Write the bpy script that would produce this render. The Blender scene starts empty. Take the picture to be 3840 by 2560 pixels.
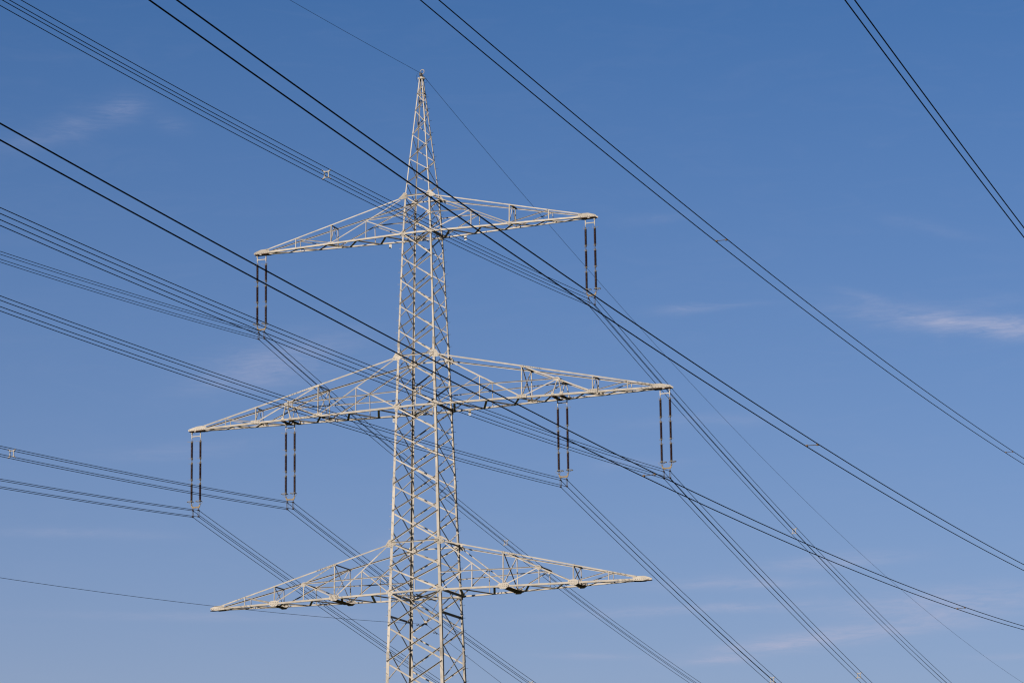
import bpy, math, random
from mathutils import Vector, Matrix
random.seed(7)
C = bpy.context.scene.collection
S = bpy.context.scene
PI = math.pi
V = Vector

# ------------------------------------------------------------------ camera
ZO = 26.1225                                   # height of the survey zero above the ground
cam_d = bpy.data.cameras.new('camera')
cam = bpy.data.objects.new('camera', cam_d); C.objects.link(cam)
yaw, pitch, roll = 0.3651284, 0.2234206, -0.0145209
fw = V((-math.sin(yaw)*math.cos(pitch), math.cos(yaw)*math.cos(pitch), math.sin(pitch)))
rt = V((math.cos(yaw), math.sin(yaw), 0)); up = rt.cross(fw)
r2 = rt*math.cos(roll)+up*math.sin(roll); u2 = -rt*math.sin(roll)+up*math.cos(roll)
cam.matrix_world = Matrix(((r2.x, u2.x, -fw.x, 74.4514), (r2.y, u2.y, -fw.y, -179.3822),
                           (r2.z, u2.z, -fw.z, 1.70), (0, 0, 0, 1)))
cam_d.sensor_fit = 'HORIZONTAL'; cam_d.sensor_width = 36.0
cam_d.lens = 12024.236/3840*36.0
cam_d.clip_start = 0.5; cam_d.clip_end = 20000
S.camera = cam

# ------------------------------------------------------------------ light
SUN_EL = math.radians(24)
SUN_AZ = math.radians(196)                     # clockwise from +Y : behind and to the left of the camera
sun_dir = V((math.sin(SUN_AZ)*math.cos(SUN_EL), math.cos(SUN_AZ)*math.cos(SUN_EL), math.sin(SUN_EL)))
sd = bpy.data.lights.new('sun', 'SUN'); sd.energy = 5.0; sd.angle = math.radians(0.53); sd.color = (1.0, 0.90, 0.76)
so = bpy.data.objects.new('sun', sd); C.objects.link(so)
so.rotation_euler = sun_dir.to_track_quat('Z', 'Y').to_euler(); so.location = (-80, -200, 150)

W = bpy.data.worlds.new('World'); S.world = W; W.use_nodes = True
nt = W.node_tree; nt.nodes.clear()
N = nt.nodes.new; LK = nt.links.new
out = N('ShaderNodeOutputWorld'); bg = N('ShaderNodeBackground'); LK(bg.outputs[0], out.inputs[0])
sky = N('ShaderNodeTexSky'); sky.sky_type = 'NISHITA'; sky.sun_disc = False
sky.sun_elevation = SUN_EL; sky.sun_rotation = SUN_AZ
sky.altitude = 300; sky.air_density = 1.0; sky.dust_density = 0.6; sky.ozone_density = 2.0
bg.inputs[1].default_value = 0.05

def mth(op, a, b=None, c=None):
    n = N('ShaderNodeMath'); n.operation = op
    for i, x in enumerate((a, b, c)):
        if x is None: continue
        if isinstance(x, (int, float)): n.inputs[i].default_value = x
        else: LK(x, n.inputs[i])
    return n.outputs[0]

tc = N('ShaderNodeTexCoord'); sp = N('ShaderNodeSeparateXYZ'); LK(tc.outputs['Generated'], sp.inputs[0])
DEG = 180/PI
az = mth('MULTIPLY', mth('ARCTAN2', sp.outputs[0], sp.outputs[1]), DEG)
el = mth('MULTIPLY', mth('ARCSINE', sp.outputs[2]), DEG)

def sky_noise(sx, sy, scale, detail, rough, dist, off=0.0):
    cmb = N('ShaderNodeCombineXYZ'); LK(mth('MULTIPLY', az, sx), cmb.inputs[0]); LK(mth('MULTIPLY', el, sy), cmb.inputs[1])
    cmb.inputs[2].default_value = off
    n = N('ShaderNodeTexNoise'); n.inputs['Scale'].default_value = scale; n.inputs['Detail'].default_value = detail
    n.inputs['Roughness'].default_value = rough; n.inputs['Distortion'].default_value = dist
    LK(cmb.outputs[0], n.inputs['Vector']); return n.outputs['Fac']

n_wisp = sky_noise(0.45, 1.9, 1.2, 9, 0.62, 1.1, 3.1)
n_fine = sky_noise(1.0, 6.5, 1.6, 8, 0.66, 1.4, 8.4)
n_warp = sky_noise(0.30, 0.9, 1.0, 3, 0.5, 0.0, 5.5)
warp = mth('MULTIPLY', mth('SUBTRACT', n_warp, 0.5), 0.34)

def streak(a0, e0, sa, se, tilt, amt):
    t = math.radians(tilt)
    da = mth('SUBTRACT', az, a0); de = mth('ADD', mth('SUBTRACT', el, e0), warp)
    x = mth('ADD', mth('MULTIPLY', da, math.cos(t)/sa), mth('MULTIPLY', de, math.sin(t)/sa))
    y = mth('SUBTRACT', mth('MULTIPLY', de, math.cos(t)/se), mth('MULTIPLY', da, math.sin(t)/se))
    g = mth('EXPONENT', mth('MULTIPLY', mth('ADD', mth('MULTIPLY', x, x), mth('MULTIPLY', y, y)), -1.0))
    return mth('MULTIPLY', g, amt)

STREAKS = [(-12.35, 12.83, 1.35, 0.16, -5, 0.44), (-11.6, 12.70, 0.9, 0.15, -5, 0.42), (-13.03, 12.92, 0.36, 0.17, -8, 0.30), (-14.4, 13.38, 0.5, 0.09, -20, 0.14), (-13.9, 13.05, 1.2, 0.24, -8, 0.20),
           (-12.4, 13.2, 1.1, 0.15, 4, 0.12), (-13.1, 12.65, 0.12, 0.16, -40, 0.10),
           (-28.05, 16.9, 0.42, 0.26, 10, 0.22), (-29.1, 16.55, 1.1, 0.22, 15, 0.17), (-27.15, 16.62, 0.32, 0.16, -10, 0.13),
           (-17.75, 13.33, 0.55, 0.085, 1, 0.30), (-17.2, 13.36, 0.9, 0.05, 1, 0.14), (-18.2, 14.9, 0.7, 0.08, 4, 0.10),
           (-25.2, 12.4, 1.2, 0.36, 8, 0.40), (-26.2, 12.2, 0.8, 0.2, 18, 0.14), (-24.0, 12.9, 0.6, 0.14, 10, 0.10),
           (-14.9, 7.45, 2.2, 0.16, 7, 0.62), (-16.3, 7.28, 0.8, 0.09, 5, 0.60), (-17.25, 7.02, 0.6, 0.07, 4, 0.65), (-13.2, 8.0, 1.8, 0.24, 3, 0.55),
           (-17.6, 7.95, 2.2, 0.09, 1, 0.50), (-16.9, 8.4, 1.4, 0.09, 0, 0.45), (-15.2, 8.75, 1.2, 0.12, 4, 0.42), (-12.0, 7.0, 0.8, 0.06, -2, 0.30), (-19.6, 7.15, 0.9, 0.05, -3, 0.28),
           (-26.6, 7.95, 2.6, 0.08, -1, 0.24), (-28.6, 9.4, 1.6, 0.09, 0, 0.16), (-27.0, 10.9, 1.5, 0.14, 4, 0.15), (-17.6, 11.3, 1.2, 0.11, 0, 0.16),
           (-23.0, 9.3, 0.7, 0.14, 12, 0.20), (-18.8, 10.6, 0.9, 0.10, 0, 0.12), (-13.2, 14.6, 0.9, 0.10, -14, 0.10)]
acc = None
for s_ in STREAKS:
    g = streak(*s_); acc = g if acc is None else mth('ADD', acc, g)
tex = mth('MULTIPLY', mth('SUBTRACT', mth('ADD', mth('MULTIPLY', n_wisp, 0.65), mth('MULTIPLY', n_fine, 0.5)), 0.36), 2.9)
base_wisp = mth('MULTIPLY', mth('MAXIMUM', mth('SUBTRACT', n_wisp, 0.50), 0.0), 0.10)
cloud = mth('MINIMUM', mth('MAXIMUM', mth('ADD', mth('MULTIPLY', acc, tex), base_wisp), 0.0), 0.8)
tint = N('ShaderNodeMix'); tint.data_type = 'RGBA'; tint.blend_type = 'MULTIPLY'; tint.inputs[0].default_value = 1.0
LK(sky.outputs[0], tint.inputs[6]); tint.inputs[7].default_value = (0.282, 0.492, 0.750, 1)
mx = N('ShaderNodeMix'); mx.data_type = 'RGBA'
# thin high veil: the longer the slant path towards the horizon, the paler the sky
inv = mth('DIVIDE', 1.0, mth('MAXIMUM', sp.outputs[2], 0.05))
veil = mth('SUBTRACT', 1.0, mth('EXPONENT', mth('MULTIPLY', mth('MAXIMUM', mth('SUBTRACT', inv, 2.9), 0.0), -0.092)))
hz = N('ShaderNodeMix'); hz.data_type = 'RGBA'; LK(veil, hz.inputs[0]); LK(tint.outputs[2], hz.inputs[6]); hz.inputs[7].default_value = (4.15, 3.75, 4.25, 1)
LK(cloud, mx.inputs[0]); LK(hz.outputs[2], mx.inputs[6]); mx.inputs[7].default_value = (3.8, 4.0, 5.4, 1)
LK(mx.outputs[2], bg.inputs[0])

S.view_settings.view_transform = 'Standard'; S.view_settings.look = 'None'
S.view_settings.exposure = 1.18; S.view_settings.gamma = 1.0; S.view_settings.use_curve_mapping = False
S.cycles.max_bounces = 6
S.cycles.pixel_filter_type = 'BLACKMAN_HARRIS'; S.cycles.filter_width = 1.2

# ------------------------------------------------------------------ materials
def mat(name, col, rough=0.6, metal=0.0, var=0.12, scale=3.0, stain=None, stain_amt=0.0, spec=0.4, stretch=(1, 1, 1), bump=0.0, bars=0.0):
    m = bpy.data.materials.new(name); m.use_nodes = True
    t = m.node_tree; b = t.nodes['Principled BSDF']
    b.inputs['Roughness'].default_value = rough; b.inputs['Metallic'].default_value = metal
    b.inputs['Specular IOR Level'].default_value = spec
    tcn = t.nodes.new('ShaderNodeTexCoord'); mp = t.nodes.new('ShaderNodeMapping'); mp.inputs['Scale'].default_value = stretch
    t.links.new(tcn.outputs['Object'], mp.inputs['Vector'])
    n = t.nodes.new('ShaderNodeTexNoise'); n.inputs['Scale'].default_value = scale; n.inputs['Detail'].default_value = 6
    n.inputs['Roughness'].default_value = 0.65
    t.links.new(mp.outputs[0], n.inputs['Vector'])
    cr = t.nodes.new('ShaderNodeValToRGB'); e = cr.color_ramp.elements
    e[0].position = 0.30; e[0].color = tuple(c*(1-var) for c in col)+(1,)
    e[1].position = 0.70; e[1].color = tuple(min(1, c*(1+var)) for c in col)+(1,)
    t.links.new(n.outputs['Fac'], cr.inputs[0]); src = cr.outputs[0]
    if stain:
        n2 = t.nodes.new('ShaderNodeTexNoise'); n2.inputs['Scale'].default_value = scale*2.3; n2.inputs['Detail'].default_value = 8
        n2.inputs['Roughness'].default_value = 0.7
        t.links.new(mp.outputs[0], n2.inputs['Vector'])
        mr = t.nodes.new('ShaderNodeMapRange'); mr.inputs[1].default_value = 0.60; mr.inputs[2].default_value = 0.72
        mr.inputs[4].default_value = stain_amt
        t.links.new(n2.outputs['Fac'], mr.inputs[0])
        x = t.nodes.new('ShaderNodeMix'); x.data_type = 'RGBA'; x.inputs[7].default_value = stain+(1,)
        t.links.new(mr.outputs[0], x.inputs[0]); t.links.new(src, x.inputs[6]); src = x.outputs[2]
    if bars:                                    # every bar left the zinc bath a little different
        oi = t.nodes.new('ShaderNodeObjectInfo'); m1 = t.nodes.new('ShaderNodeMapRange')
        m1.inputs[3].default_value = 1-bars; m1.inputs[4].default_value = 1+bars*0.7
        t.links.new(oi.outputs['Random'], m1.inputs[0])
        y = t.nodes.new('ShaderNodeVectorMath'); y.operation = 'SCALE'
        t.links.new(src, y.inputs[0]); t.links.new(m1.outputs[0], y.inputs['Scale']); src = y.outputs[0]
    t.links.new(src, b.inputs['Base Color'])
    if bump:
        bp = t.nodes.new('ShaderNodeBump'); bp.inputs['Strength'].default_value = bump; bp.inputs['Distance'].default_value = 0.02
        t.links.new(n.outputs['Fac'], bp.inputs['Height']); t.links.new(bp.outputs[0], b.inputs['Normal'])
    return m

M_STEEL = mat('weathered_paint', (0.190, 0.171, 0.151), 0.66, 0, 0.20, 1.6, (0.11, 0.075, 0.05), 0.6, 0.18, bars=0.16)
M_STEEL2 = mat('galvanised_brace', (0.188, 0.167, 0.145), 0.66, 0, 0.20, 1.9, (0.10, 0.07, 0.048), 0.6, 0.18, bars=0.28)
M_DECK = mat('rusty_deck', (0.075, 0.040, 0.028), 0.85, 0, 0.35, 3, (0.03, 0.016, 0.011), 0.7)
M_BOLT = mat('bolt_steel_shaded', (0.030, 0.025, 0.022), 0.6, 0.4, 0.2, 20)  # bolt shadows painted into the dark steel colour; sign strokes share it
M_WIRE = mat('weathered_aluminium', (0.0085, 0.0085, 0.009), 0.8, 0.0, 0.35, 0.6, spec=0.08)
M_PORC = mat('brown_glaze', (0.013, 0.0040, 0.0028), 0.30, 0.0, 0.3, 5, spec=0.22)
M_CAP = mat('cap_metal', (0.042, 0.031, 0.020), 0.7, 0.0, 0.3, 12, (0.09, 0.045, 0.02), 0.7)
M_YOKE = mat('yoke_metal', (0.095, 0.068, 0.036), 0.75, 0.0, 0.35, 9, (0.06, 0.03, 0.012), 0.7)
M_HORN = mat('horn_metal', (0.105, 0.098, 0.088), 0.7, 0.0, 0.2, 8)
M_LINK = mat('link_metal', (0.016, 0.013, 0.011), 0.7, 0.0, 0.3, 12)
M_CLAMP = mat('clamp_metal', (0.05, 0.026, 0.018), 0.55, 0.3, 0.3, 10)
M_SPACER = mat('spacer_alloy', (0.19, 0.170, 0.148), 0.8, 0.0, 0.15, 14, spec=0.2)
M_TAN = mat('spacer_knob', (0.060, 0.036, 0.018), 0.7, 0.0, 0.2, 14)
M_SIGN = mat('sign_enamel', (0.17, 0.17, 0.175), 0.4, 0, 0.06, 6)
M_GRASS = mat('field_grass', (0.036, 0.044, 0.018), 0.95, 0, 0.5, 0.02, (0.055, 0.046, 0.025), 0.8, 0.1, bump=0.6)

# ------------------------------------------------------------------ mesh helpers
class MB:
    def __init__(self): self.v = []; self.f = []; self.mi = []
    def poly(self, pts, faces, mi=0):
        o = len(self.v); self.v += [tuple(p) for p in pts]
        for fc in faces: self.f.append(tuple(o+i for i in fc)); self.mi.append(mi)
    def prism(self, ring, vec, mi=0):                      # a closed ring of points pushed along vec
        n = len(ring); vec = V(vec); ring = [V(p) for p in ring]
        pts = ring+[p+vec for p in ring]
        fs = [tuple(range(n-1, -1, -1)), tuple(range(n, 2*n))]
        fs += [(i, (i+1) % n, n+(i+1) % n, n+i) for i in range(n)]
        self.poly(pts, fs, mi)
    def angle(self, p0, p1, n, a, b, t=0.010, top=True, mi=0, side=None):
        # a rolled steel angle from p0 to p1: one leg in the face plane, the other along n at its upper (or lower) edge
        p0 = V(p0); p1 = V(p1); d = (p1-p0).normalized(); n = V(n); n = (n-d*n.dot(d)).normalized()
        s = d.cross(n).normalized()
        if side is not None:
            if s.dot(V(side)) < 0: s = -s
        elif s.z < 0 or (abs(s.z) < 1e-4 and s.x < 0): s = -s
        if not top: s = -s
        q = [(-a/2, 0), (a/2, 0), (a/2, b), (a/2-t, b), (a/2-t, t), (-a/2, t)]
        ring = [p0+s*x+n*y for x, y in q]
        if (ring[1]-ring[0]).cross(ring[2]-ring[1]).dot(d) > 0: ring.reverse()
        self.prism(ring, p1-p0, mi)
    def corner(self, p0, p1, ex, ey, f, t=0.014):           # corner angle: two flanges along ex and ey
        p0 = V(p0); p1 = V(p1); ex = V(ex); ey = V(ey)
        ring = [p0, p0+ex*f, p0+ex*f+ey*t, p0+ex*t+ey*t, p0+ex*t+ey*f, p0+ey*f]
        if (ring[1]-ring[0]).cross(ring[2]-ring[1]).dot(p1-p0) > 0: ring.reverse()
        self.prism(ring, p1-p0)
    def box(self, c, sx, sy, sz, ax=None, mi=0):
        c = V(c); X, Y, Z = ax if ax else (V((1, 0, 0)), V((0, 1, 0)), V((0, 0, 1)))
        ring = [c+X*(a*sx/2)+Y*(b*sy/2)-Z*(sz/2) for a, b in ((-1, -1), (1, -1), (1, 1), (-1, 1))]
        self.prism(ring, Z*sz, mi)
    def bar(self, p0, p1, w, h=None, upv=(0, 0, 1), mi=0):
        p0 = V(p0); p1 = V(p1); d = (p1-p0).normalized(); h = h or w; U = V(upv)
        if abs(d.dot(U)) > 0.98: U = V((0, 1, 0))
        X = d.cross(U).normalized(); Z = X.cross(d)
        self.prism([p0+X*(a*w/2)+Z*(b*h/2) for a, b in ((-1, -1), (1, -1), (1, 1), (-1, 1))], p1-p0, mi)
    def tube(self, pts, r, n=8, mi=0, cap=True, closed=False):
        pts = [V(p) for p in pts]; m = len(pts); o = len(self.v); U = None
        for i, p in enumerate(pts):
            if closed: d = (pts[(i+1) % m]-pts[i-1]).normalized()
            else: d = (pts[min(i+1, m-1)]-pts[max(i-1, 0)]).normalized()
            if U is None:
                U = V((0, 0, 1)) if abs(d.z) < 0.9 else V((1, 0, 0))
            U = (U-d*U.dot(d)).normalized(); X = d.cross(U)
            rr = r[i] if isinstance(r, (list, tuple)) else r
            for k in range(n):
                a = 2*PI*k/n; self.v.append(tuple(p+(X*math.cos(a)+U*math.sin(a))*rr))
        for i in range(m if closed else m-1):
            j = (i+1) % m
            for k in range(n):
                l = (k+1) % n
                self.f.append((o+i*n+k, o+i*n+l, o+j*n+l, o+j*n+k)); self.mi.append(mi)
        if cap and not closed:
            self.f.append(tuple(o+k for k in range(n-1, -1, -1))); self.mi.append(mi)
            self.f.append(tuple(o+(m-1)*n+k for k in range(n))); self.mi.append(mi)
    def lathe(self, prof, c, n=16, mi=0):                   # profile (radius, z) turned about the vertical through c
        c = V(c); o = len(self.v)
        for r, z in prof:
            for k in range(n):
                a = 2*PI*k/n; self.v.append((c.x+r*math.cos(a), c.y+r*math.sin(a), c.z+z))
        for i in range(len(prof)-1):
            for k in range(n):
                l = (k+1) % n
                self.f.append((o+i*n+k, o+i*n+l, o+(i+1)*n+l, o+(i+1)*n+k)); self.mi.append(mi)
        self.f.append(tuple(o+k for k in range(n-1, -1, -1))); self.mi.append(mi)
        self.f.append(tuple(o+(len(prof)-1)*n+k for k in range(n))); self.mi.append(mi)
    def bolt(self, p, n, r=0.017, h=0.022, mi=1):
        p = V(p); n = V(n).normalized(); X = n.orthogonal().normalized(); Y = n.cross(X)
        self.prism([p+(X*math.cos(a)+Y*math.sin(a))*r for a in (PI/3*k for k in range(6))], n*h, mi)
    def build(self, name, mats, parent=None, smooth=False):
        me = bpy.data.meshes.new(name); me.from_pydata(self.v, [], self.f)
        if not isinstance(mats, (list, tuple)): mats = [mats]
        for m in mats: me.materials.append(m)
        for p, i in zip(me.polygons, self.mi): p.material_index = min(i, len(mats)-1)
        if smooth: me.polygons.foreach_set('use_smooth', [True]*len(me.polygons))
        me.validate(); me.update()
        import bmesh
        bm = bmesh.new(); bm.from_mesh(me); bmesh.ops.recalc_face_normals(bm, faces=bm.faces); bm.to_mesh(me); bm.free()
        o = bpy.data.objects.new(name, me); C.objects.link(o)
        if parent: o.parent = parent
        return o

def tag(o, label, cat=None, group=None, kind=None):
    if label: o['label'] = label
    if cat: o['category'] = cat
    if group: o['group'] = group
    if kind: o['kind'] = kind
    return o

def empty(name, loc, label, cat, group=None):
    o = bpy.data.objects.new(name, None); C.objects.link(o); o.location = loc; o.empty_display_size = 0.3
    return tag(o, label, cat, group)

def copy_tree(o, parent=None):
    c = o.copy(); C.objects.link(c); c.parent = parent
    for ch in list(o.children): copy_tree(ch, c)
    return c

# ------------------------------------------------------------------ setting: the field far below the frame
g = MB()
R_ = [0, 40, 120, 300, 700, 1500, 3500, 9000]; nseg = 48
g.v.append((0, 0, 0))
for r in R_[1:]:
    for k in range(nseg):
        a = 2*PI*k/nseg; g.v.append((r*math.cos(a), r*math.sin(a), 0.0))
for k in range(nseg): g.f.append((0, 1+k, 1+(k+1) % nseg)); g.mi.append(0)
for i in range(len(R_)-2):
    for k in range(nseg):
        a = 1+i*nseg; b = a+nseg; l = (k+1) % nseg
        g.f.append((a+k, b+k, b+l, a+l)); g.mi.append(0)
tag(g.build('ground', M_GRASS), 'flat green farm field under the power lines', kind='structure')

# ------------------------------------------------------------------ the pylon
Z1T, Z1B, Z2T, Z2B, Z3T, Z3B, ZTOP = (ZO+z for z in (28.9893, 26.5477, 18.6978, 15.4713, 7.0095, 3.9415, 36.7647))
def wid(z):                                    # half width of the square body at height z
    if z >= Z1T: return 0.8507+(0.1171-0.8507)*(z-Z1T)/(ZTOP-Z1T)
    if z >= Z1B: return 0.951+(0.8507-0.951)*(z-Z1B)/(Z1T-Z1B)+0.02*(Z1T-z)/(Z1T-Z1B)
    return 0.951+0.031334*(Z1B-z)+(0.030 if z > 0 else 0)*min(1, (Z1B-z)/3)+0.02

pylon = empty('lattice_pylon', (0, 0, 0), 'tall beige steel lattice pylon with pointed peak and three pairs of crossarms', 'pylon')
FACES = [(V((0, -1, 0)), V((1, 0, 0))), (V((1, 0, 0)), V((0, 1, 0))), (V((0, 1, 0)), V((-1, 0, 0))), (V((-1, 0, 0)), V((0, -1, 0)))]

SPL = [ZO+19.5, ZO+10.9, ZO+0.15]              # splices between the bolted sections of the body
SECT = [(Z1T+0.15, SPL[0], 0.104), (SPL[0], SPL[1], 0.142), (SPL[1], SPL[2], 0.166), (SPL[2], 0.0, 0.190)]
sections = []
for i, (za, zb, f) in enumerate(SECT):
    zp = (Z1B, Z2B, Z3B, ZO-14)[i]             # mesh of the section: the plan bracing that stiffens it
    m = MB(); w = wid(zp)-0.08
    for sgn in (1, -1):
        m.angle((-w, -w*sgn, zp-0.05-0.03*sgn), (w, w*sgn, zp-0.05-0.03*sgn), (0, 0, -1), 0.10, 0.08, 0.010, True)
    m.angle((0, -w, zp-0.14), (0, w, zp-0.14), (0, 0, -1), 0.09, 0.07, 0.010, True)
    s = m.build('shaft_section', M_STEEL, pylon); sections.append(s)
    tag(s, ['uppermost body section between the first and second crossarm', 'body section at the second crossarm',
            'body section at the third crossarm', 'widening base section down to the ground'][i])
    lv = [(z, full) for z, full in ((Z1T, 0), (Z1B, 1), (Z2T, 0), (Z2B, 1), (Z3T, 0), (Z3B, 1)) if zb < z <= za+0.2]
    if i == 3: lv = [(ZO-14, 1), (1.2, 0)]
    if i == 2: lv.append((ZO+2.55, 1))
    for z, full in lv:
        w = wid(z)
        for k, (n, h) in enumerate(FACES):
            if full and k in (0, 2): continue
            q = MB(); p0 = n*(w+0.004)-h*(w-0.05)+V((0, 0, z)); p1 = n*(w+0.004)+h*(w-0.05)+V((0, 0, z))
            if full: q.angle(p0, p1, n, 0.13, 0.11, 0.012, True)
            else: q.angle(p0, p1, n, 0.085, 0.065, 0.010, True)
            q.build('strut', M_STEEL, s)
    for sx in (-1, 1):
        for sy in (-1, 1):
            l = MB(); w0 = wid(za); w1 = wid(zb)
            if i == 0:
                wm = wid(Z1B)
                l.corner((sx*w0, sy*w0, za), (sx*wm, sy*wm, Z1B), (-sx, 0, 0), (0, -sy, 0), f)
                l.corner((sx*wm, sy*wm, Z1B), (sx*w1, sy*w1, zb), (-sx, 0, 0), (0, -sy, 0), f)
            else: l.corner((sx*w0, sy*w0, za), (sx*w1, sy*w1, zb), (-sx, 0, 0), (0, -sy, 0), f)
            l.build('leg', M_STEEL, s)
            if i > 0:                           # bolted splice plates at the section joint
                q = MB(); z0 = za+0.23; z1 = za-0.23
                for ex, nn in ((V((-sx, 0, 0)), V((0, sy, 0))), (V((0, -sy, 0)), V((sx, 0, 0)))):
                    pa = V((sx*wid(z0), sy*wid(z0), z0))+nn*0.004; pb = V((sx*wid(z1), sy*wid(z1), z1))+nn*0.004
                    ff = f*0.92
                    q.prism([pa+ex*0.005, pa+ex*ff, pb+ex*ff, pb+ex*0.005], nn*0.012)
                    for r in range(6):
                        for c in (0.28, 0.72):
                            q.bolt(pa.lerp(pb, (r+0.5)/6)+ex*(ff*c)+nn*0.012, nn)
                q.build('splice_plate', [M_STEEL, M_BOLT], s)

def section_of(z):
    for i, (za, zb, f) in enumerate(SECT):
        if z >= zb: return sections[i], f
    return sections[-1], 0.2

ROWS = [28.9893, 27.76, 26.5477, 25.03, 23.56, 21.92, 20.34, 18.698, 17.10, 15.4713, 13.87, 12.28, 10.58, 8.90, 7.0095, 5.48, 3.9415, 1.84, -0.32, -2.60]
ROWS = [ZO+z for z in ROWS]
SIDE = [ROWS[0]+0.0]+[(a+b)/2-0.02 for a, b in zip(ROWS, ROWS[1:])]
low = []
z = ROWS[-1]; hgt = 2.9
while z-hgt > 1.5: z -= hgt; low.append(z); hgt *= 1.06
low.append(0.4)
def brace(mb, face, za, zb, dirn, a, f):
    n, h = FACES[face]; k = 0.035
    wa = wid(za); wb = wid(zb)
    if dirn > 0:                                # "/" seen from outside: outside the legs, shelf outwards
        p0 = n*(wb+0.003)-h*(wb-k)+V((0, 0, zb+0.07)); p1 = n*(wa+0.003)+h*(wa-k)+V((0, 0, za-0.07))
        mb.angle(p0, p1, n, a, a*1.0, 0.009, True)
    else:                                       # "\": inside the legs, shelf inwards
        p0 = n*(wa-0.019)-h*(wa-k-0.04)+V((0, 0, za-0.05)); p1 = n*(wb-0.019)+h*(wb-k-0.04)+V((0, 0, zb+0.05))
        mb.angle(p0, p1, -n, a, a*0.8, 0.009, True)
def brace_size(z):
    z -= ZO
    return 0.060 if z > 19.5 else (0.068 if z > 9 else 0.080)
for fi in range(4):
    rows = ROWS if fi in (0, 2) else SIDE
    for za, zb in zip(rows, rows[1:]):
        sec, f = section_of((za+zb)/2)
        for dirn in (1, -1):
            m = MB(); a = brace_size((za+zb)/2)*(1.12 if dirn < 0 else 1.0)*(0.92 if fi in (1, 3) else 1.0)
            brace(m, fi, za, zb, dirn, a, f); m.build('brace', M_STEEL2, sec)
m = MB()
for fi in range(4):                             # bracing below the frame
    seq = ([ROWS[-1]] if fi in (0, 2) else [SIDE[-1]])+low
    for za, zb in zip(seq, seq[1:]):
        for dirn in (1, -1): brace(m, fi, za, zb, dirn, 0.095, 0.2)
tag(m.build('brace', M_STEEL2, sections[3]), None, kind='stuff')
m = MB()
for sx in (-1, 1):
    for sy in (-1, 1): m.lathe([(0.55, -0.3), (0.5, 0.25), (0.38, 0.34)], (sx*wid(0), sy*wid(0), 0), 20)
m.build('foundation', mat('concrete', (0.38, 0.37, 0.35), 0.9, 0, 0.15, 4), sections[3])
# small hanging post between the front diagonals and the crossarm chord
for z, zz in ((Z3B, Z3B+0.75), (Z2B, Z2B+0.78)):
    for fy in (-1, 1):
        m = MB(); m.angle((0.0, fy*(wid(z)+0.01), z), (0.0, fy*(wid(zz)+0.01), zz), (0, fy, 0), 0.05, 0.04, 0.008, True, side=(1, 0, 0))
        m.build('post', M_STEEL2, section_of(z-0.1)[0])

def plate(mb, o, ex, ez, n, poly, t=0.012, bolts=()):
    o = V(o); ex = V(ex); ez = V(ez); n = V(n)
    ring = [o+ex*x+ez*y for x, y in poly]
    mb.prism(ring, n*t)
    for x, y in bolts: mb.bolt(o+ex*x+ez*y+n*t, n)

# gusset plates where crossarm chords meet the legs
for zz, kind in ((Z1T, 0), (Z2T, 1), (Z3T, 1), (Z1B, 2), (Z2B, 2), (Z3B, 2), ((Z1T+Z1B)/2, 3), (ROWS[8], 3), (ROWS[15], 3)):
    sec, f = section_of(zz-0.05)
    for sx in (-1, 1):
        for sy in (-1, 1):
            w = wid(zz); m = MB(); o = (sx*w, sy*w, zz); ex = (sx, 0, 0); n = (0, sy, 0)
            off = V((0, sy*0.017, 0)); o = V(o)+off
            if kind == 0:
                pl = [(-0.20, 0.16), (-0.22, -0.14), (-0.05, -0.20), (0.20, -0.24), (0.42, -0.22), (0.44, -0.10), (0.22, 0.08), (0.06, 0.26), (-0.12, 0.27)]
                bl = [(0.34, -0.13), (0.26, -0.10), (0.36, -0.19), (-0.05, 0.16), (-0.05, 0.05), (-0.05, -0.08), (-0.15, -0.05), (-0.15, 0.08), (0.12, -0.05), (0.12, -0.15)]
            elif kind == 1:
                pl = [(-0.38, 0.06), (-0.40, -0.10), (-0.16, -0.27), (0.10, -0.29), (0.30, -0.26), (0.36, -0.14), (0.12, 0.22), (-0.12, 0.24)]
                bl = [(0.26, -0.12), (0.20, -0.08), (0.28, -0.20), (0.20, -0.18), (-0.06, 0.15), (-0.06, 0.0), (-0.06, -0.15), (-0.26, -0.02), (-0.26, -0.12), (-0.16, 0.06), (0.06, -0.20), (0.06, 0.08)]
            elif kind == 2:
                pl = [(-0.36, 0.14), (-0.36, -0.08), (-0.20, -0.26), (0.06, -0.26), (0.06, -0.09), (0.22, -0.09), (0.22, 0.09), (0.02, 0.28), (-0.20, 0.28)]
                bl = [(-0.24, 0.02), (-0.13, 0.02), (-0.02, 0.02), (0.10, 0.02), (-0.06, 0.16), (-0.18, 0.15), (-0.06, -0.14), (-0.17, -0.14)]
            else:
                pl = [(-0.26, 0.10), (-0.20, -0.14), (0.01, -0.18), (0.01, 0.18), (-0.10, 0.20)]
                bl = [(-0.05, 0.10), (-0.05, -0.08), (-0.16, 0.02)]
            k_ = {0: 0.85, 1: 0.92, 2: 0.62 if zz == Z1B else 0.78, 3: 0.8}[kind]
            pl = [(x*k_, y*k_) for x, y in pl]; bl = [(x*k_, y*k_) for x, y in bl]
            plate(m, o, ex, (0, 0, 1), n, pl, 0.012, bl); m.build('gusset_plate', [M_STEEL, M_BOLT], sec)

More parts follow.
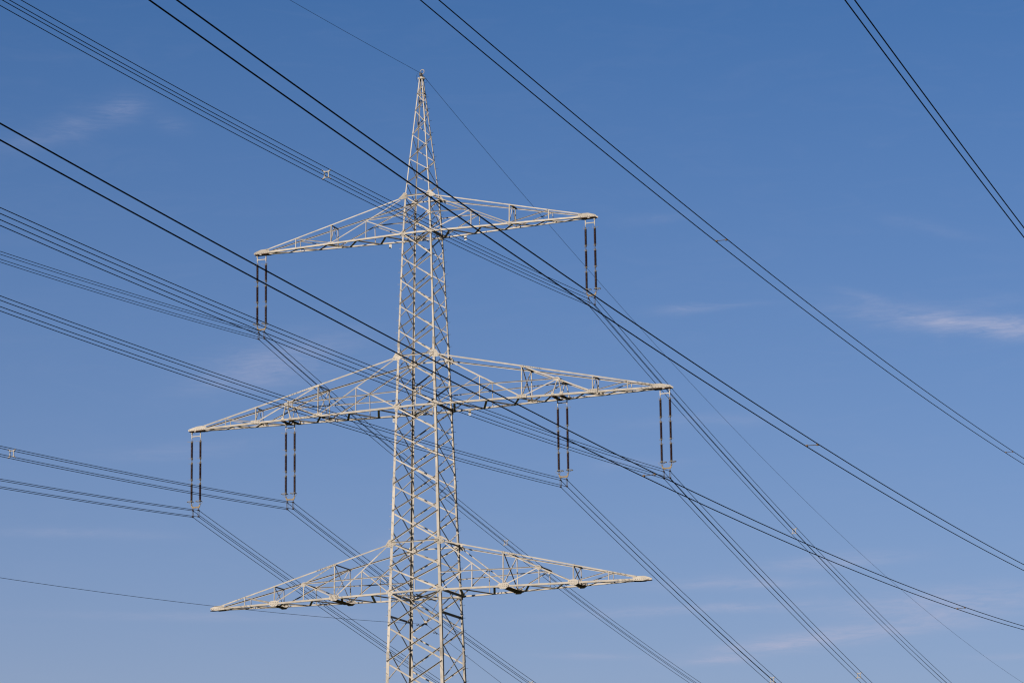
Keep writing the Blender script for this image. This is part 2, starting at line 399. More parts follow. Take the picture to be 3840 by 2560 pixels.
# step bolts up two opposite legs
def steps(sx, sy, z0, z1, parent_fn):
    z = z1; k = 0
    while z > z0:
        w = wid(z); m = MB(); p = V((sx*w, sy*w, z)); f = 0.06
        if k % 2 == 0: a = p+V((0, -sy*f, 0)); d = V((sx, 0, 0))
        else: a = p+V((-sx*f, 0, 0)); d = V((0, sy, 0))
        b = a+d*0.17; m.tube([a, b, b+V((0, 0, 0.028))], 0.0095, 6); m.tube([a+d*0.002, a+d*0.016], 0.019, 6)
        m.build('step_bolt', M_LINK if sx > 0 else M_STEEL2, parent_fn(z)); z -= 0.385; k += 1
steps(-1, -1, ROWS[-1], Z1T-0.3, lambda z: section_of(z)[0])
steps(1, 1, ROWS[-1], Z1T-0.2, lambda z: section_of(z)[0])

# ---- peak
m = MB(); w = wid(ZTOP)
m.box((0, 0, ZTOP+0.02), 2*w+0.10, 2*w+0.08, 0.03)
m.box((0, 0, ZTOP+0.10), 0.16, 0.12, 0.12)
peak = m.build('peak', M_STEEL, pylon)
for sx in (-1, 1):
    for sy in (-1, 1):
        l = MB(); w0 = wid(ZTOP); w1 = wid(Z1T); l.corner((sx*w0, sy*w0, ZTOP), (sx*w1, sy*w1, Z1T-0.1), (-sx, 0, 0), (0, -sy, 0), 0.066, 0.010)
        l.build('leg', M_STEEL, peak)
PR = [36.3, 35.74, 35.21, 34.63, 33.82, 33.04, 32.27, 31.45, 30.65, 29.86, 29.02]; PR = [ZO+z for z in PR]
for fi, (n, h) in enumerate(FACES):
    for i in range(len(PR)-1):
        za, zb = PR[i], PR[i+1]
        if fi in (1, 3): za += 0.0; zb += 0.0
        s = 1 if (i % 2 == 0) == (fi in (0, 2)) else -1
        if fi in (0, 2): s = s if fi == 0 else s
        wa, wb = wid(za)-0.02, wid(zb)-0.02
        m = MB(); dirn = s
        p0 = n*(wid(za)+(0.002 if dirn > 0 else -0.014))+h*(s*wa)+V((0, 0, za)); p1 = n*(wid(zb)+(0.002 if dirn > 0 else -0.014))-h*(s*wb)+V((0, 0, zb))
        m.angle(p0, p1, n if dirn > 0 else -n, 0.044, 0.045, 0.008, True); m.build('brace', M_STEEL2, peak)
    z = ZO+35.76; m = MB(); m.angle(n*(wid(z)+0.003)-h*wid(z)+V((0, 0, z)), n*(wid(z)+0.003)+h*wid(z)+V((0, 0, z)), n, 0.055, 0.05, 0.008, True)
    m.build('strut', M_STEEL2, peak)
steps(1, 1, Z1T, ZO+35.6, lambda z: peak)
m = MB()
for sx in (-1, 1):                               # light clamp cheeks either side of the cap
    for sy in (-1, 1): m = MB(); m.box((sx*0.155, sy*0.08, ZTOP+0.05), 0.10, 0.02, 0.12); m.build('cap_plate', M_SPACER, peak)
m = MB(); rc = V((0.06, 0, ZO+37.24)); pts = []
for k in range(25):
    a = math.radians(-130+k*(300/24)); pts.append(rc+V((math.cos(a)*0.135, 0.02*math.sin(a), math.sin(a)*0.155)))
m.tube(pts, 0.024, 8); m.build('apex_ring', M_SPACER, peak, True)
m = MB(); m.box((-0.03, 0, ZO+37.10), 0.15, 0.20, 0.16); m.box((-0.02, 0, ZO+36.95), 0.08, 0.10, 0.22); m.tube([(-0.12, 0, ZO+37.03), (0.12, 0, ZO+36.93)], 0.035, 8)
m.build('wire_clamp', M_LINK, peak)
m = MB()
m.tube([(-0.10, -0.3, ZO+37.10), (-0.24, -0.2, ZO+37.02), (-0.31, -0.1, ZO+36.86), (-0.28, -0.05, ZO+36.68), (-0.20, 0, ZO+36.55), (-0.14, 0, ZO+36.48)], 0.007, 6)
m.tube([(0.10, 0.6, ZO+36.98), (0.12, 0.65, ZO+36.78), (0.06, 0.55, ZO+36.66), (0.02, 0.3, ZO+36.70), (0.08, 0.12, ZO+36.62)], 0.007, 6)
m.build('jumper_cable', M_WIRE, peak, True)

# ---- crossarms
YT = 0.17
ARMS = [dict(zt=Z1T, zb=Z1B, plate=10.5, end=11.58, A=3.53, G1=6.03, G2=None, B=8.56, hang=11.1166, cb=0.105, ct=0.066, dg=0.057),
        dict(zt=Z2T, zb=Z2B, plate=14.9, end=16.14, A=4.10, G1=6.80, G2=11.25, B=13.44, hang=15.6663, inner=9.08, cb=0.122, ct=0.084, dg=0.066),
        dict(zt=Z3T, zb=Z3B, plate=13.53, end=14.50, A=3.60, G1=5.55, G2=9.85, B=12.0, cb=0.114, ct=0.076, dg=0.062)]
names3 = ['top', 'middle', 'bottom']
def make_arm(ai, sg):
    A = ARMS[ai]; zb, zt = A['zb'], A['zt']; wb, wt = wid(zb), wid(zt); Lp, Le = A['plate'], A['end']
    def bot(u, fy, dz=0.0, out=0.0):
        y = wb+(YT-wb)*(u-wb)/(Le-wb); return V((sg*u, fy*(y+out), zb+dz))
    def topz(u): return zt-0.06+(zb+0.19-zt+0.06)*(u-wt)/(Lp+0.05-wt)
    def top(u, fy, out=0.0):
        y = wt+(YT+0.02-wt)*(u-wt)/(Le-wt); return V((sg*u, fy*(y+out), topz(u)))
    m = MB()
    for fy in (-1, 1):
        nin = V((0, -fy, 0))
        m.angle(bot(0.02 if sg > 0 else 0.02, fy, 0, 0.020), bot(Le-0.06, fy, 0, 0.020), nin, A['cb'], A['cb'], 0.012, False)
        m.angle(top(wt+0.12, fy, 0.008), top(Lp+0.16, fy, 0.008), nin, A['ct'], A['ct'], 0.010, True)
    arm = m.build('crossarm', M_STEEL, pylon)
    side = 'left' if sg < 0 else 'right'
    tag(arm, '%s arm of the %s crossarm' % (side, names3[ai]))
    def stick(name, p0, p1, n, a, b=None, topf=True, sidev=None, mt=M_STEEL2):
        q = MB(); q.angle(p0, p1, n, a, b or a*0.85, 0.008, topf, side=sidev); return q.build(name, mt, arm)
    G1 = A['G1']; dg = A['dg']; uA = A['A']
    GL = A['G2'] if A['G2'] else G1
    X = V((1, 0, 0))
    for fy in (-1, 1):
        n = V((0, -fy, 0)); zs = V((0, 0, 0.0))
        # long diagonal from the leg's upper node down to the chord, its mid post, its tie back to the leg
        tA = (uA-wt)/(G1-wt); pA = top(wt+0.05, fy, -0.006).lerp(bot(G1, fy, 0.05, 0.0), tA)
        stick('brace', top(wt+0.30, fy, -0.006)+V((0, 0, -0.10)), bot(G1-0.05, fy, 0.06, 0.0), n, dg)
        stick('post', pA, bot(pA.x*sg, fy, 0.03, 0.0), n, 0.052, sidev=X)
        stick('brace', pA+V((-sg*0.05, 0, -0.02)), bot(wb+0.10, fy, 0.08, -0.012), n, 0.055)
        if ai == 0:
            zm = (zt+zb)/2; pm = top(wt+0.05, fy, -0.006).lerp(bot(G1, fy, 0.05, 0.0), 0.46)
            stick('tie', V((sg*wid(zm), fy*(wid(zm)+0.005), zm)), V((pm.x, pm.y, zm-0.02)), n if fy > 0 else -n, 0.06, 0.05)
        # frame posts from upper to lower chord
        stick('post', top(G1, fy, -0.004), bot(G1, fy, 0.04, 0.004), n, 0.066, sidev=X)
        if A['G2']:
            G2 = A['G2']
            stick('post', top(G2, fy, -0.004), bot(G2, fy, 0.04, 0.004), n, 0.060, sidev=X)
            uM = (G1+G2)/2; pM = top(G1+0.1, fy, -0.012).lerp(bot(G2, fy, 0.05, -0.008), 0.5)
            stick('brace', top(G1+0.15, fy, -0.012)+V((0, 0, -0.04)), bot(G2-0.06, fy, 0.06, -0.008), n, 0.068)
            stick('brace', pM+V((-sg*0.08, 0, -0.03)), bot(G1+0.06, fy, 0.07, -0.016), n, 0.060)
            zm = pM.z; stick('tie', V((sg*wid(zm), fy*(wid(zm)+0.005), zm)), pM+V((0, fy*0.012, 0)), n if fy > 0 else -n, 0.062, 0.055)
            if ai == 2: stick('post', pM+V((0, -fy*0.006, -0.03)), bot(pM.x*sg, fy, 0.03, -0.004), n, 0.05, sidev=X)
            q = MB(); plate(q, pM+V((0, fy*0.016, 0)), (sg, 0, 0), (0, 0, 1), (0, fy, 0), [(-0.17, 0.0), (-0.12, 0.10), (0.05, 0.10), (0.17, -0.03), (0.10, -0.17), (-0.10, -0.17)],
                            0.010, [(-0.08, 0.03), (0.03, 0.03), (0.09, -0.04), (-0.05, -0.10), (0.04, -0.11)]); q.build('gusset_plate', [M_STEEL, M_BOLT], arm)
            if ai == 1:                          # A-frame carrying the inner insulator set
                for du in (-0.27, 0.27):
                    stick('brace', pM+V((sg*du*0.22, -fy*0.006, -0.10)), bot(uM+du, fy, 0.10, -0.002), n, 0.062, sidev=X)
                    q = MB(); plate(q, bot(uM+du, fy, 0.0, 0.030), (sg, 0, 0), (0, 0, 1), (0, fy, 0), [(-0.13, -0.05), (0.13, -0.05), (0.05, 0.17), (-0.07, 0.17)], 0.010,
                                    [(-0.07, -0.01), (0.0, -0.01), (0.07, -0.01)]); q.build('gusset_plate', [M_STEEL, M_BOLT], arm)
        uB = A['B']
        stick('post', top(uB, fy, -0.004), bot(uB, fy, 0.03, 0.004), n, 0.05, sidev=X)
        stick('brace', top(uB-0.03, fy, -0.010)+V((0, 0, -0.02)), bot(GL+0.08, fy, 0.06, -0.006), n if (fy > 0) == True else -n, 0.052, 0.045)
        # gusset plates on the chords
        hexp = [(-0.34, -0.02), (-0.33, 0.13), (-0.12, 0.19), (0.20, 0.18), (0.33, 0.10), (0.33, -0.06), (0.16, -0.17), (-0.14, -0.17)]
        bl = [(x, y) for y in (-0.03, 0.08) for x in (-0.24, -0.12, 0.0, 0.12, 0.24)]+[(-0.06, -0.12), (0.07, -0.12)]
        if ai == 0: hexp = [(-0.20, -0.05), (-0.18, 0.10), (0.18, 0.11), (0.20, -0.05)]; bl = [(-0.1, 0.03), (0.0, 0.03), (0.1, 0.03)]
        if ai == 1: hexp = [(-0.32, -0.06), (-0.31, 0.17), (0.31, 0.18), (0.33, -0.06)]; bl = [(x, y) for y in (0.0, 0.11) for x in (-0.22, -0.11, 0.0, 0.11, 0.22)]
        for uu in ([G1] if ai == 0 else [G1, A['G2']]):
            q = MB(); plate(q, bot(uu, fy, 0.0, 0.026 if ai else 0.022), (sg, 0, 0), (0, 0, 1), (0, fy, 0), hexp, 0.012, bl); q.build('gusset_plate', [M_STEEL, M_BOLT], arm)
        if ai:                                   # splice in the upper chord
            q = MB(); p0 = top(G1-0.1, fy, 0.020); p1 = top(G1+1.25, fy, 0.020); d = p1-p0
            up_ = V((0, 0, 1)); q.prism([p0+up_*0.045, p1+up_*0.035, p1-up_*0.035, p0+d*0.35-up_*0.06, p0-up_*0.10], V((0, fy*0.010, 0)))
            for k in range(9): q.bolt(p0.lerp(p1, 0.06+k*0.108)+V((0, fy*0.010, 0.0)), (0, fy, 0))
            q.build('gusset_plate', [M_STEEL, M_BOLT], arm)
        # tip plate
        q = MB(); t0 = bot(Lp, fy, 0.0, 0.024); L_ = Le-Lp
        if ai == 2: pl = [(-0.06, -0.07), (-0.06, 0.17), (0.30, 0.185), (0.62, 0.18), (L_-0.02, 0.09), (L_+0.02, 0.04), (L_-0.05, -0.02), (0.55, -0.10), (0.22, -0.09)]
        else: pl = [(-0.06, -0.055), (-0.04, 0.21), (0.58, 0.20), (L_-0.10, 0.08), (L_, 0.03), (L_, -0.055)]
        yy = (YT-wb)/(Le-wb)*fy
        ex = V((sg, yy, 0)).normalized()
        bl = [(0.10+k*(L_-0.2)/6, 0.0) for k in range(7)]+[(0.02, 0.15), (0.09, 0.16), (0.16, 0.165)]
        plate(q, t0, ex, (0, 0, 1), (0, fy, 0), pl, 0.012, bl); q.build('tip_plate', [M_STEEL, M_BOLT], arm)
    # transverse struts and sway frames between the two faces
    def cross(name, p0, p1, a, b): 
        q = MB(); q.angle(p0, p1, V((sg, 0, 0)), a, b, 0.010, True); return q.build(name, M_STEEL, arm)
    cross('strut', top(G1, -1), top(G1, 1), 0.085, 0.09)
    fr = [(G1, 'x' if ai else 'v')]
    if A['G2']:
        cross('strut', top(A['G2'], -1), top(A['G2'], 1), 0.085, 0.08); fr.append((A['G2'], 'v' if ai == 1 else 'x'))
        pm = [top(G1+0.1, fy, -0.012).lerp(bot(A['G2'], fy, 0.05, -0.008), 0.5) for fy in (-1, 1)]
        cross('strut', pm[0], pm[1], 0.10, 0.10)
    for uu, kd in fr:
        a_, b_, c_, d_ = top(uu, -1, -0.02), top(uu, 1, -0.02), bot(uu, -1, 0.05, -0.02), bot(uu, 1, 0.05, -0.02)
        nn = V((sg, 0, 0))
        if kd == 'x': stick('brace', a_, d_, nn, 0.055); stick('brace', b_+nn*0.02, c_+nn*0.02, -nn, 0.055)
        else:
            mid = (a_+b_)/2+V((0, 0, -0.03)); stick('brace', mid+V((0, -0.03, 0)), c_, nn, 0.045); stick('brace', mid+V((0, 0.03, 0)), d_, nn, 0.045)
    # zigzag in the plane of the lower chords
    zz = zb-A['cb']/2-0.004; us = [wb+0.15]; step = 0.95 if ai == 0 else 1.0
    nz = int((Lp-0.1-us[0])/step); step = (Lp-0.1-us[0])/nz
    for k in range(nz):
        ua = us[0]+k*step; ub = ua+step; fa = 1 if k % 2 == 0 else -1
        p0 = bot(ua, fa, 0, -0.02); p1 = bot(ub, -fa, 0, -0.02); p0.z = p1.z = zz
        stick('brace', p0, p1, (0, 0, 1), 0.14, 0.05)
    # plates under the chords
    def deck(u0, u1, sk=0.0, zz=zb-A['cb']/2-0.018):
        q = MB(); a_, b_, c_, d_ = bot(u0, -1, 0, 0.02), bot(u1, -1, 0, 0.02), bot(u1+sk, 1, 0, 0.02), bot(u0+sk, 1, 0, 0.02)
        for p in (a_, b_, c_, d_): p.z = zz
        e0 = (a_+d_)/2; e1 = (b_+c_)/2
        q.prism([a_, b_, c_, d_], V((0, 0, -0.014)))
        for s_ in (0.15, 0.4, 0.6, 0.85):
            for r_ in (0.2, 0.8): q.bolt(a_.lerp(b_, r_).lerp(d_.lerp(c_, r_), s_)+V((0, 0, -0.014)), (0, 0, -1), 0.022)
        return q.build('deck_plate', [M_DECK, M_BOLT], arm)
    if ai == 2:
        deck(G1-0.16, G1+0.42); deck(A['G2']-0.16, A['G2']+0.30)
        q = MB(); z_ = zb-0.085; q.prism([V((sg*(Lp-0.1), -0.2, z_)), V((sg*Le, -YT, z_)), V((sg*(Le+0.10), 0, z_)), V((sg*Le, YT, z_)), V((sg*(Lp-0.1), 0.2, z_))], V((0, 0, 0.012)))
        q.build('deck_plate', M_DECK, arm)
    else:
        deck(Lp+0.05, Le-0.02)
        q = MB(); q.box((sg*(A['hang']-0.02), -YT-0.045, zb-0.06), 0.13, 0.02, 0.14); q.build('lug', M_STEEL, arm)
        q = MB(); q.box((sg*(A['hang']+0.30), -0.02, zb-0.14), 0.10, 0.10, 0.12)
        q.build('lug', M_STEEL, arm)
        if ai == 1:
            uM = (G1+A['G2'])/2
            for du in (-0.27, 0.27): deck(uM+du-0.15, uM+du+0.15, 0.0, zb-A['cb']/2-0.008)
            for du in (-0.3, 0.3): q = MB(); q.box((sg*(A['inner']+du), 0, zb-0.12), 0.12, 0.16, 0.10); q.build('lug', M_STEEL, arm)
for ai in range(3):
    for sg in (-1, 1): make_arm(ai, sg)

# ---- circuit marker signs clipped under the rear chords
def make_sign():
    t = empty('marker_sign', (0, 0, 0), 'x', 'sign')
    m = MB(); m.box((0, 0, -0.12), 0.17, 0.006, 0.24); m.build('panel', M_SIGN, t)
    for k in (-1, 0, 1):
        q = MB(); q.box((k*0.05, -0.006, -0.13), 0.024, 0.006, 0.15); q.build('stroke', M_BOLT, t)
    q = MB(); q.box((0, 0.0, 0.02), 0.16, 0.03, 0.05); q.build('bracket', M_STEEL2, t)
    return t
sg0 = make_sign()
for i, (ai, sg) in enumerate(((0, -1), (0, 1), (1, -1), (1, 1))):
    t = sg0 if i == 0 else copy_tree(sg0)
    A = ARMS[ai]; w = wid(A['zb']); u = 2.55; y = w+(YT-w)*(u-w)/(A['end']-w)
    t.location = (sg*u, y-0.03, A['zb']-A['cb']/2-0.06)
    tag(t, 'white three-stroke sign hanging under the %s arm of the %s crossarm, near the body' % ('left' if sg < 0 else 'right', names3[ai]), None, 'circuit marker signs on the crossarms')

# ------------------------------------------------------------------ insulator sets
def make_insulator(sg):
    t = empty('insulator_set', (0, 0, 0), 'x', 'insulator')
    m = MB()                                    # H-shaped hanger
    for s in (-1, 1): m.bar((s*0.3, 0, -0.08), (s*0.3, 0, -0.50), 0.055, 0.05)
    m.bar((-0.275, 0, -0.385), (0.275, 0, -0.385), 0.05, 0.055)
    for s in (-1, 1): m.tube([(s*0.3, 0, -0.48), (s*0.3, 0, -0.61)], 0.018, 8)
    m.build('hanger', M_STEEL, t)
    for s in (-1, 1):
        cx = s*0.3; first = None
        for k, (za, zb) in enumerate(((-0.79, -1.77), (-2.17, -3.13), (-3.52, -4.50))):
            L_ = za-zb; nsh = 21; prof = [(0.036, za)]
            for j in range(nsh):
                z0 = za-(j+0.15)*L_/nsh; h = L_/nsh
                prof += [(0.052, z0), (0.081, z0-h*0.34), (0.084, z0-h*0.44), (0.052, z0-h*0.60)]
            prof.append((0.036, zb))
            q = MB(); q.lathe(prof, (cx, 0, 0), 14); rod = q.build('insulator_rod', M_PORC, t, True)
            q = MB(); q.lathe([(0.020, za+0.17), (0.028, za+0.13), (0.052, za+0.10), (0.064, za+0.03), (0.064, za-0.005)], (cx, 0, 0), 12); q.build('cap', M_CAP, rod, True); q = MB()
            q.lathe([(0.064, zb+0.005), (0.064, zb-0.03), (0.052, zb-0.09), (0.028, zb-0.12), (0.020, zb-0.15)], (cx, 0, 0), 12)
            q.build('cap', M_CAP, rod, True)
            # arcing horns: a rod reaching outwards and a loop on the inner side
            q = MB(); ring_z = za+0.045
            if k == 0: q.tube([(cx-sg*0.10, -0.06, ring_z+0.15), (cx-sg*0.12, -0.05, ring_z+0.05), (cx-sg*0.10, -0.04, ring_z-0.02), (cx, -0.055, ring_z), (cx+sg*0.14, -0.09, ring_z+0.01), (cx+sg*0.28, -0.12, ring_z+0.05)], 0.010, 6)
            else:
                q.tube([(cx-sg*0.03, -0.02, ring_z+0.14), (cx-sg*0.10, -0.05, ring_z+0.02), (cx-sg*0.08, -0.06, ring_z-0.03), (cx, -0.06, ring_z-0.01), (cx+sg*0.19, -0.08, ring_z)], 0.009, 6)
            if k < 2:
                q.build('arcing_horn', M_HORN, rod, True); q = MB(); z_ = zb-0.045
                q.tube([(cx-sg*0.03, -0.02, z_-0.16), (cx-sg*0.11, -0.05, z_-0.02), (cx-sg*0.08, -0.06, z_+0.03), (cx, -0.06, z_+0.02), (cx+sg*0.20, -0.08, z_+0.02)], 0.009, 6)
            q.build('arcing_horn', M_HORN, rod, True)
            if k:
                q = MB(); q.tube([(cx, 0, za+0.15), (cx, 0, za+0.26)], 0.022, 8); q.build('link', M_CAP, t)
        q = MB(); pts = []                       # racket-shaped guard ring at the live end
        for j in range(28):
            a = 2*PI*j/28; pts.append((cx+sg*0.09+0.20*math.cos(a), 0.20*math.sin(a), -4.57))
        q.tube(pts, 0.019, 8, closed=True)
        pts = []
        for j in range(17):
            a = PI*j/16; pts.append((cx-sg*0.02+0.16*math.cos(a), -0.06+0.02*math.cos(a), -4.60-0.16*math.sin(a)))
        q.tube(pts, 0.011, 6); q.tube([(cx, 0, -4.60), (cx+sg*0.28, 0, -4.57)], 0.010, 6)
        q.build('guard_ring', M_HORN, t, True)
        q = MB(); q.tube([(cx, 0, -4.62), (cx, 0, -4.80)], 0.026, 8); q.build('link', M_CAP, t)
    m = MB()                                     # curved yoke plate joining the two strings
    poly = [(-0.335, -4.72), (-0.285, -4.72), (-0.215, -4.88), (-0.10, -4.905), (0.10, -4.905), (0.215, -4.88), (0.285, -4.72), (0.335, -4.72), (0.30, -4.90), (0.23, -5.01), (0.10, -5.0), (0, -4.985), (-0.10, -5.0), (-0.23, -5.01), (-0.30, -4.90)]
    m.prism([(x, -0.022, z) for x, z in poly], (0, 0.044, 0)); m.build('yoke', M_YOKE, t)
    for s in (-1, 1):
        cx = s*0.2
        q = MB(); q.tube([(cx, 0, -4.96), (cx, 0, -5.13)], 0.020, 8); q.build('clevis', M_LINK, t)
        for e in (-1, 1):
            q = MB(); q.bar((cx+e*0.042, 0, -5.10), (cx+e*0.042, 0, -5.60), 0.020, 0.03); q.build('link_bar', M_LINK, t)
        for z_ in (-5.141, -5.561):
            q = MB(); q.tube([(cx, -0.17, z_-0.015), (cx, -0.08, z_+0.004), (cx, 0, z_+0.008), (cx, 0.08, z_+0.004), (cx, 0.17, z_-0.02)], [0.020, 0.036, 0.042, 0.036, 0.020], 8)
            q.box((cx, 0, z_+0.03), 0.075, 0.07, 0.05); q.build('suspension_clamp', M_CLAMP, t, True)
    return t
INS = [('R1', 0, 1, ARMS[0]['hang'], 'pair of dark brown insulator strings hanging from the right tip of the top crossarm'),
       ('R2', 1, 1, ARMS[1]['hang'], 'pair of dark brown insulator strings hanging from the right tip of the middle crossarm'),
       ('RI', 1, 1, 9.0977, 'pair of dark brown insulator strings halfway along the right arm of the middle crossarm'),
       ('L1', 0, -1, ARMS[0]['hang'], 'pair of dark brown insulator strings hanging from the left tip of the top crossarm'),
       ('L2', 1, -1, ARMS[1]['hang'], 'pair of dark brown insulator strings hanging from the left tip of the middle crossarm'),
       ('LI', 1, -1, 9.0977, 'pair of dark brown insulator strings halfway along the left arm of the middle crossarm')]
protoR = make_insulator(1); protoL = make_insulator(-1); used = set(); SPOT = {}
for key, ai, sg, u, lab in INS:
    p = protoR if sg > 0 else protoL
    if sg in used: t = copy_tree(p)
    else: t = p; used.add(sg)
    t.location = (sg*u, 0, ARMS[ai]['zb']); tag(t, lab, 'insulator', 'double insulator strings of the pylon'); SPOT[key] = (sg*u, ARMS[ai]['zb'])

# ------------------------------------------------------------------ wires
P1 = {"drop": 5.1412, "thn": 0.0566, "thf": -0.016, "nR1a": 0.9943, "nR1b": 3.0912, "nL1a": 1.0783, "nL1b": 3.2139, "nR2a": 0.9506, "nR2b": 3.0367,
      "nL2a": 1.0494, "nL2b": 3.0442, "nRIa": 0.9671, "nRIb": 3.0215, "nLIa": 1.0237, "nLIb": 3.0151, "fR1a": 1.7594, "fR1b": 3.9992, "fL1a": 1.6936,
      "fL1b": 4.1122, "fR2a": 1.7252, "fR2b": 3.7834, "fL2a": 1.6205, "fL2b": 2.6555, "fRIa": 1.6913, "fRIb": 3.5373, "fLIa": 1.6226, "fLIb": 3.2877}
def span_pts(x, z, an, bn, af, bf, near=322.0, far=420.0):
    pts = []
    ts = [near-k*4.6 for k in range(int(near/4.6)+1)]+[1.5, 0.4]
    ts = sorted(set(ts), reverse=True)
    for T in ts: pts.append((x+T*P1['thn'], -T, z-T*an*0.1+T*T*bn*1e-4))
    pts.append((x, 0, z))
    T = 0.4
    fs = [0.4, 1.5]+[4.6*(k+1) for k in range(int(far/4.6))]
    for T in fs: pts.append((x+T*P1['thf'], T, z-T*af*0.1+T*T*bf*1e-4))
    return pts
WHERE = {'R1': 'right tip insulators of the top crossarm', 'R2': 'right tip insulators of the middle crossarm',
         'RI': 'mid-arm insulators right of the pylon body', 'L1': 'left tip insulators of the top crossarm',
         'L2': 'left tip insulators of the middle crossarm', 'LI': 'mid-arm insulators left of the pylon body'}
for key in ('R1', 'R2', 'RI', 'L1', 'L2', 'LI'):
    x0, zb = SPOT[key]
    for nm, ox, oz in (('upper left', -0.2, 0), ('upper right', 0.2, 0), ('lower left', -0.2, -0.42), ('lower right', 0.2, -0.42)):
        m = MB(); m.tube(span_pts(x0+ox, zb-P1['drop']+oz, P1['n'+key+'a'], P1['n'+key+'b'], P1['f'+key+'a'], P1['f'+key+'b']), 0.0165, 8)
        tag(m.build('conductor_wire', M_WIRE, None, True), '%s wire of the bundle under the %s' % (nm, WHERE[key]), 'power line', 'conductor wires of the pylon')
m = MB(); m.tube(span_pts(0, ZO+37.1493, 1.0973, 2.8132, 1.7791, 4.1363), 0.0105, 8)
tag(m.build('earth_wire', M_WIRE, None, True), 'single thin earth wire running over the very top of the pylon', 'power line')
m = MB(); m.tube(span_pts(0, ZO+2.1386, 1.0809, 3.3089, 1.7183, 3.6315), 0.0098, 8)
tag(m.build('telecom_cable', M_WIRE, None, True), 'lone thin cable passing through the pylon body below the bottom crossarm', 'cable')

# suspension of the lone cable inside the body
t = empty('cable_hanger', (0, 0, ZO+2.14), 'V-shaped two-rod hanger holding a cable inside the pylon body under the bottom crossarm', 'hanger')
for s in (-1, 1):
    m = MB(); m.tube([(s*0.05, 0, 0.16), (s*1.02, 0, 1.62)], 0.020, 8); m.build('rod', M_STEEL2, t, True)
m = MB(); m.prism([(-0.20, -0.01, 0.34), (-0.10, -0.01, 0.20), (0.10, -0.01, 0.20), (0.20, -0.01, 0.34), (0.06, -0.01, 0.02), (-0.06, -0.01, 0.02)], (0, 0.02, 0)); m.build('plate', M_STEEL, t)
m = MB(); m.tube([(0, -0.24, -0.02), (0, -0.1, 0.0), (0, 0.1, 0.0), (0, 0.24, -0.04)], [0.02, 0.05, 0.05, 0.02], 8); m.box((0, 0, 0.04), 0.10, 0.14, 0.10); m.build('clamp', M_LINK, t)
dp = empty('vibration_damper', (0, 0, 0), 'x', 'damper')
m = MB(); m.tube([(0, -0.20, -0.09), (0, 0, -0.08), (0, 0.20, -0.09)], 0.009, 6); m.box((0, 0, -0.04), 0.035, 0.05, 0.09); m.build('rod', M_LINK, dp)
for e in (-1, 1):
    m = MB(); m.tube([(0, e*0.15, -0.092), (0, e*0.18, -0.10), (0, e*0.27, -0.10), (0, e*0.29, -0.10)], [0.018, 0.036, 0.036, 0.02], 8); m.build('weight', M_LINK, dp, True)
for i, (T, s, lab) in enumerate(((1.55, 1, 'small black weighted damper on the lone cable, right of its V hanger'), (1.35, -1, 'small dark weighted damper on the lone cable, left of its V hanger'))):
    d = dp if i == 0 else copy_tree(dp)
    a_, b_ = ((1.7183, 3.6315) if s > 0 else (1.0809, 3.3089)); th = P1['thf'] if s > 0 else P1['thn']
    d.location = (T*th, s*T, ZO+2.1386-T*a_*0.1+T*T*b_*1e-4); tag(d, lab, None, 'vibration dampers on the lone cable')

# second line, nearer the camera: four twin bundles
LQ = {'P4': (62.0, -3.5613, .2576, 2.6556, -.6267, 'twin pair across the upper right corner of the sky'),
      'P3': (50.3386, .1655, .2486, 3.0901, -.0006, 'twin pair in open sky right of the pylon peak'),
      'P1': (54.4016, -7.6857, .2436, 3.278, -.0024, 'twin pair crossing in front of the top crossarm'),
      'P2': (51.5732, -9.5893, .233, 3.6097, .0544, 'twin pair crossing the pylon body at the middle crossarm')}
CY = -179.3822; QTH = -0.0443
def twin(k, s, T):
    x, z, a, b, ti, _ = LQ[k]
    return V((x+T*QTH+s*math.cos(ti), CY+T, ZO+z+s*math.sin(ti)-T*a*0.1+T*T*b*1e-4))
for k in ('P1', 'P2', 'P3', 'P4'):
    for s, nm in ((-0.2, 'lower left'), (0.2, 'upper right')):
        m = MB(); lim = (-110, 250) if k != 'P4' else (-110, 250)
        m.tube([twin(k, s, lim[0]+i*4.0) for i in range(int((lim[1]-lim[0])/4.0)+1)], 0.0142, 8)
        tag(m.build('conductor_wire', M_WIRE, None, True), '%s thick wire of the %s' % (nm, LQ[k][5]), 'power line', 'thick wires of the nearer line')

# ------------------------------------------------------------------ spacers
def make_spacer():
    t = empty('bundle_spacer', (0, 0, 0), 'x', 'spacer')
    m = MB(); cs = [(-0.105, -0.145), (0.105, -0.145), (0.105, 0.145), (-0.105, 0.145)]
    for i in range(4):
        a = cs[i]; b = cs[(i+1) % 4]; m.bar((a[0], 0, a[1]), (b[0], 0, b[1]), 0.036, 0.048, (0, 1, 0))
    for x, z in cs: m.tube([(x, -0.036, z), (x, 0.036, z)], 0.040, 10)
    m.build('frame', M_SPACER, t)
    for x, z in cs:
        s = 1 if x > 0 else -1; r = 1 if z > 0 else -1
        q = MB(); q.bar((x, 0, z), (s*0.195, 0, r*0.205), 0.040, 0.036, (0, 1, 0)); q.tube([(s*0.2, -0.05, r*0.21), (s*0.2, 0.05, r*0.21)], 0.030, 8)
        q.build('clamp_arm', M_SPACER, t)
    return t
sp0 = make_spacer()
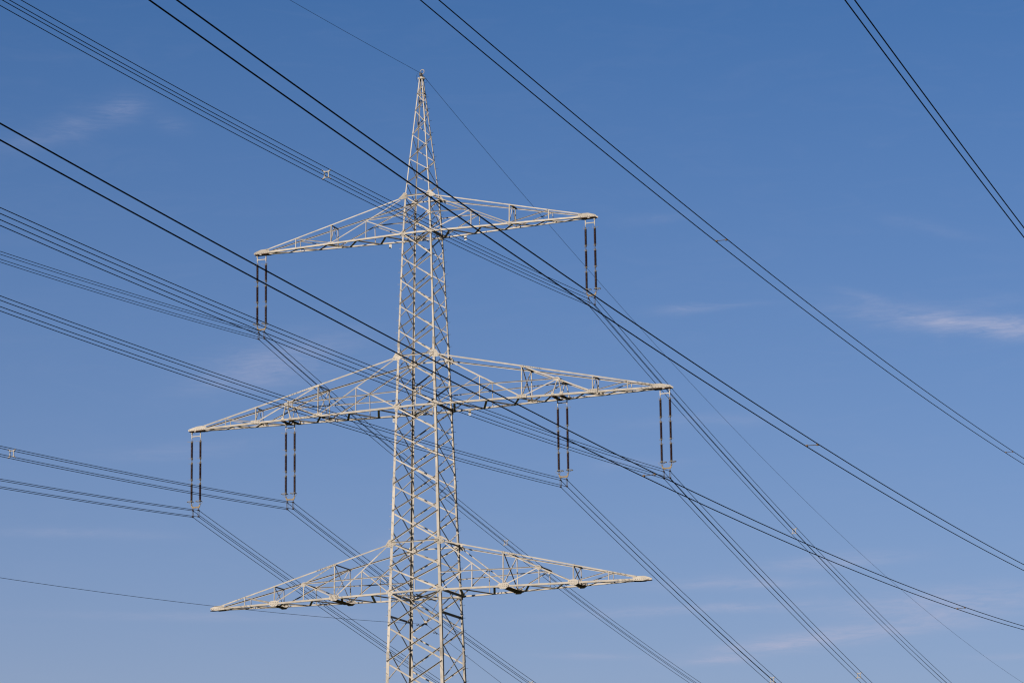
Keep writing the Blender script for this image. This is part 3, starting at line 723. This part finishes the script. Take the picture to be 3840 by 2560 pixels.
QS = [('R1', 'n', 44.8, 'left of the peak in open sky'), ('R2', 'n', 44.55, 'against the pylon body at the middle crossarm'),
      ('RI', 'n', 44.5, 'against the left arm of the middle crossarm'), ('LI', 'n', 38.25, 'at the far left picture edge'),
      ('R1', 'f', 45.8, 'in open sky far right of the body'), ('L1', 'f', 44.4, 'above the right arm of the bottom crossarm'),
      ('R2', 'f', 45.5, 'rightmost of three at the bottom edge'), ('RI', 'f', 45.7, 'middle of three at the bottom edge'),
      ('LI', 'f', 43.9, 'leftmost of three at the bottom edge')]
for i, (key, sd_, T, lab) in enumerate(QS):
    t = sp0 if i == 0 else copy_tree(sp0)
    x0, zb = SPOT[key]; th = P1['th'+sd_]; sgn = -1 if sd_ == 'n' else 1
    t.location = (x0+T*th, sgn*T, zb-P1['drop']-0.21-T*P1[sd_+key+'a']*0.1+T*T*P1[sd_+key+'b']*1e-4)
    t.rotation_euler = (0, 0, math.atan(th) if sd_ == 'n' else -math.atan(th))
    tag(t, 'pale square spacer on four wires, '+lab, 'spacer', 'square spacers on the four-wire bundles')
def make_twin_spacer():
    t = empty('twin_spacer', (0, 0, 0), 'x', 'spacer')
    m = MB(); m.tube([(-0.16, 0, 0), (0.16, 0, 0)], 0.0105, 8); m.build('rod', M_LINK, t)
    for s in (-1, 1):
        q = MB(); q.tube([(s*0.20, 0, 0), (s*0.18, 0, 0), (s*0.165, 0, 0), (s*0.13, 0, 0), (s*0.115, 0, 0)], [0.016, 0.026, 0.029, 0.026, 0.012], 10); q.build('knob', M_TAN, t, True)
    return t
ts0 = make_twin_spacer()
for i, (k, T, lab) in enumerate((('P3', 92.0, 'in open sky right of the top crossarm'), ('P3', 143.5, 'at the right edge of the picture, mid height'),
                                 ('P1', 86.0, 'in open sky right of the middle crossarm tip'), ('P2', 79.0, 'just left of the middle crossarm right tip insulators'),
                                 ('P2', 123.0, 'lowest one, near the bottom right corner'))):
    t = ts0 if i == 0 else copy_tree(ts0)
    a, b = twin(k, -0.2, T), twin(k, 0.2, T); d = (b-a)
    t.location = (a+b)/2; t.rotation_euler = (0, -math.asin(d.z/d.length), 0)
    tag(t, 'rod spacer with two tan knobs, '+lab, 'spacer', 'rod spacers on the twin pairs')
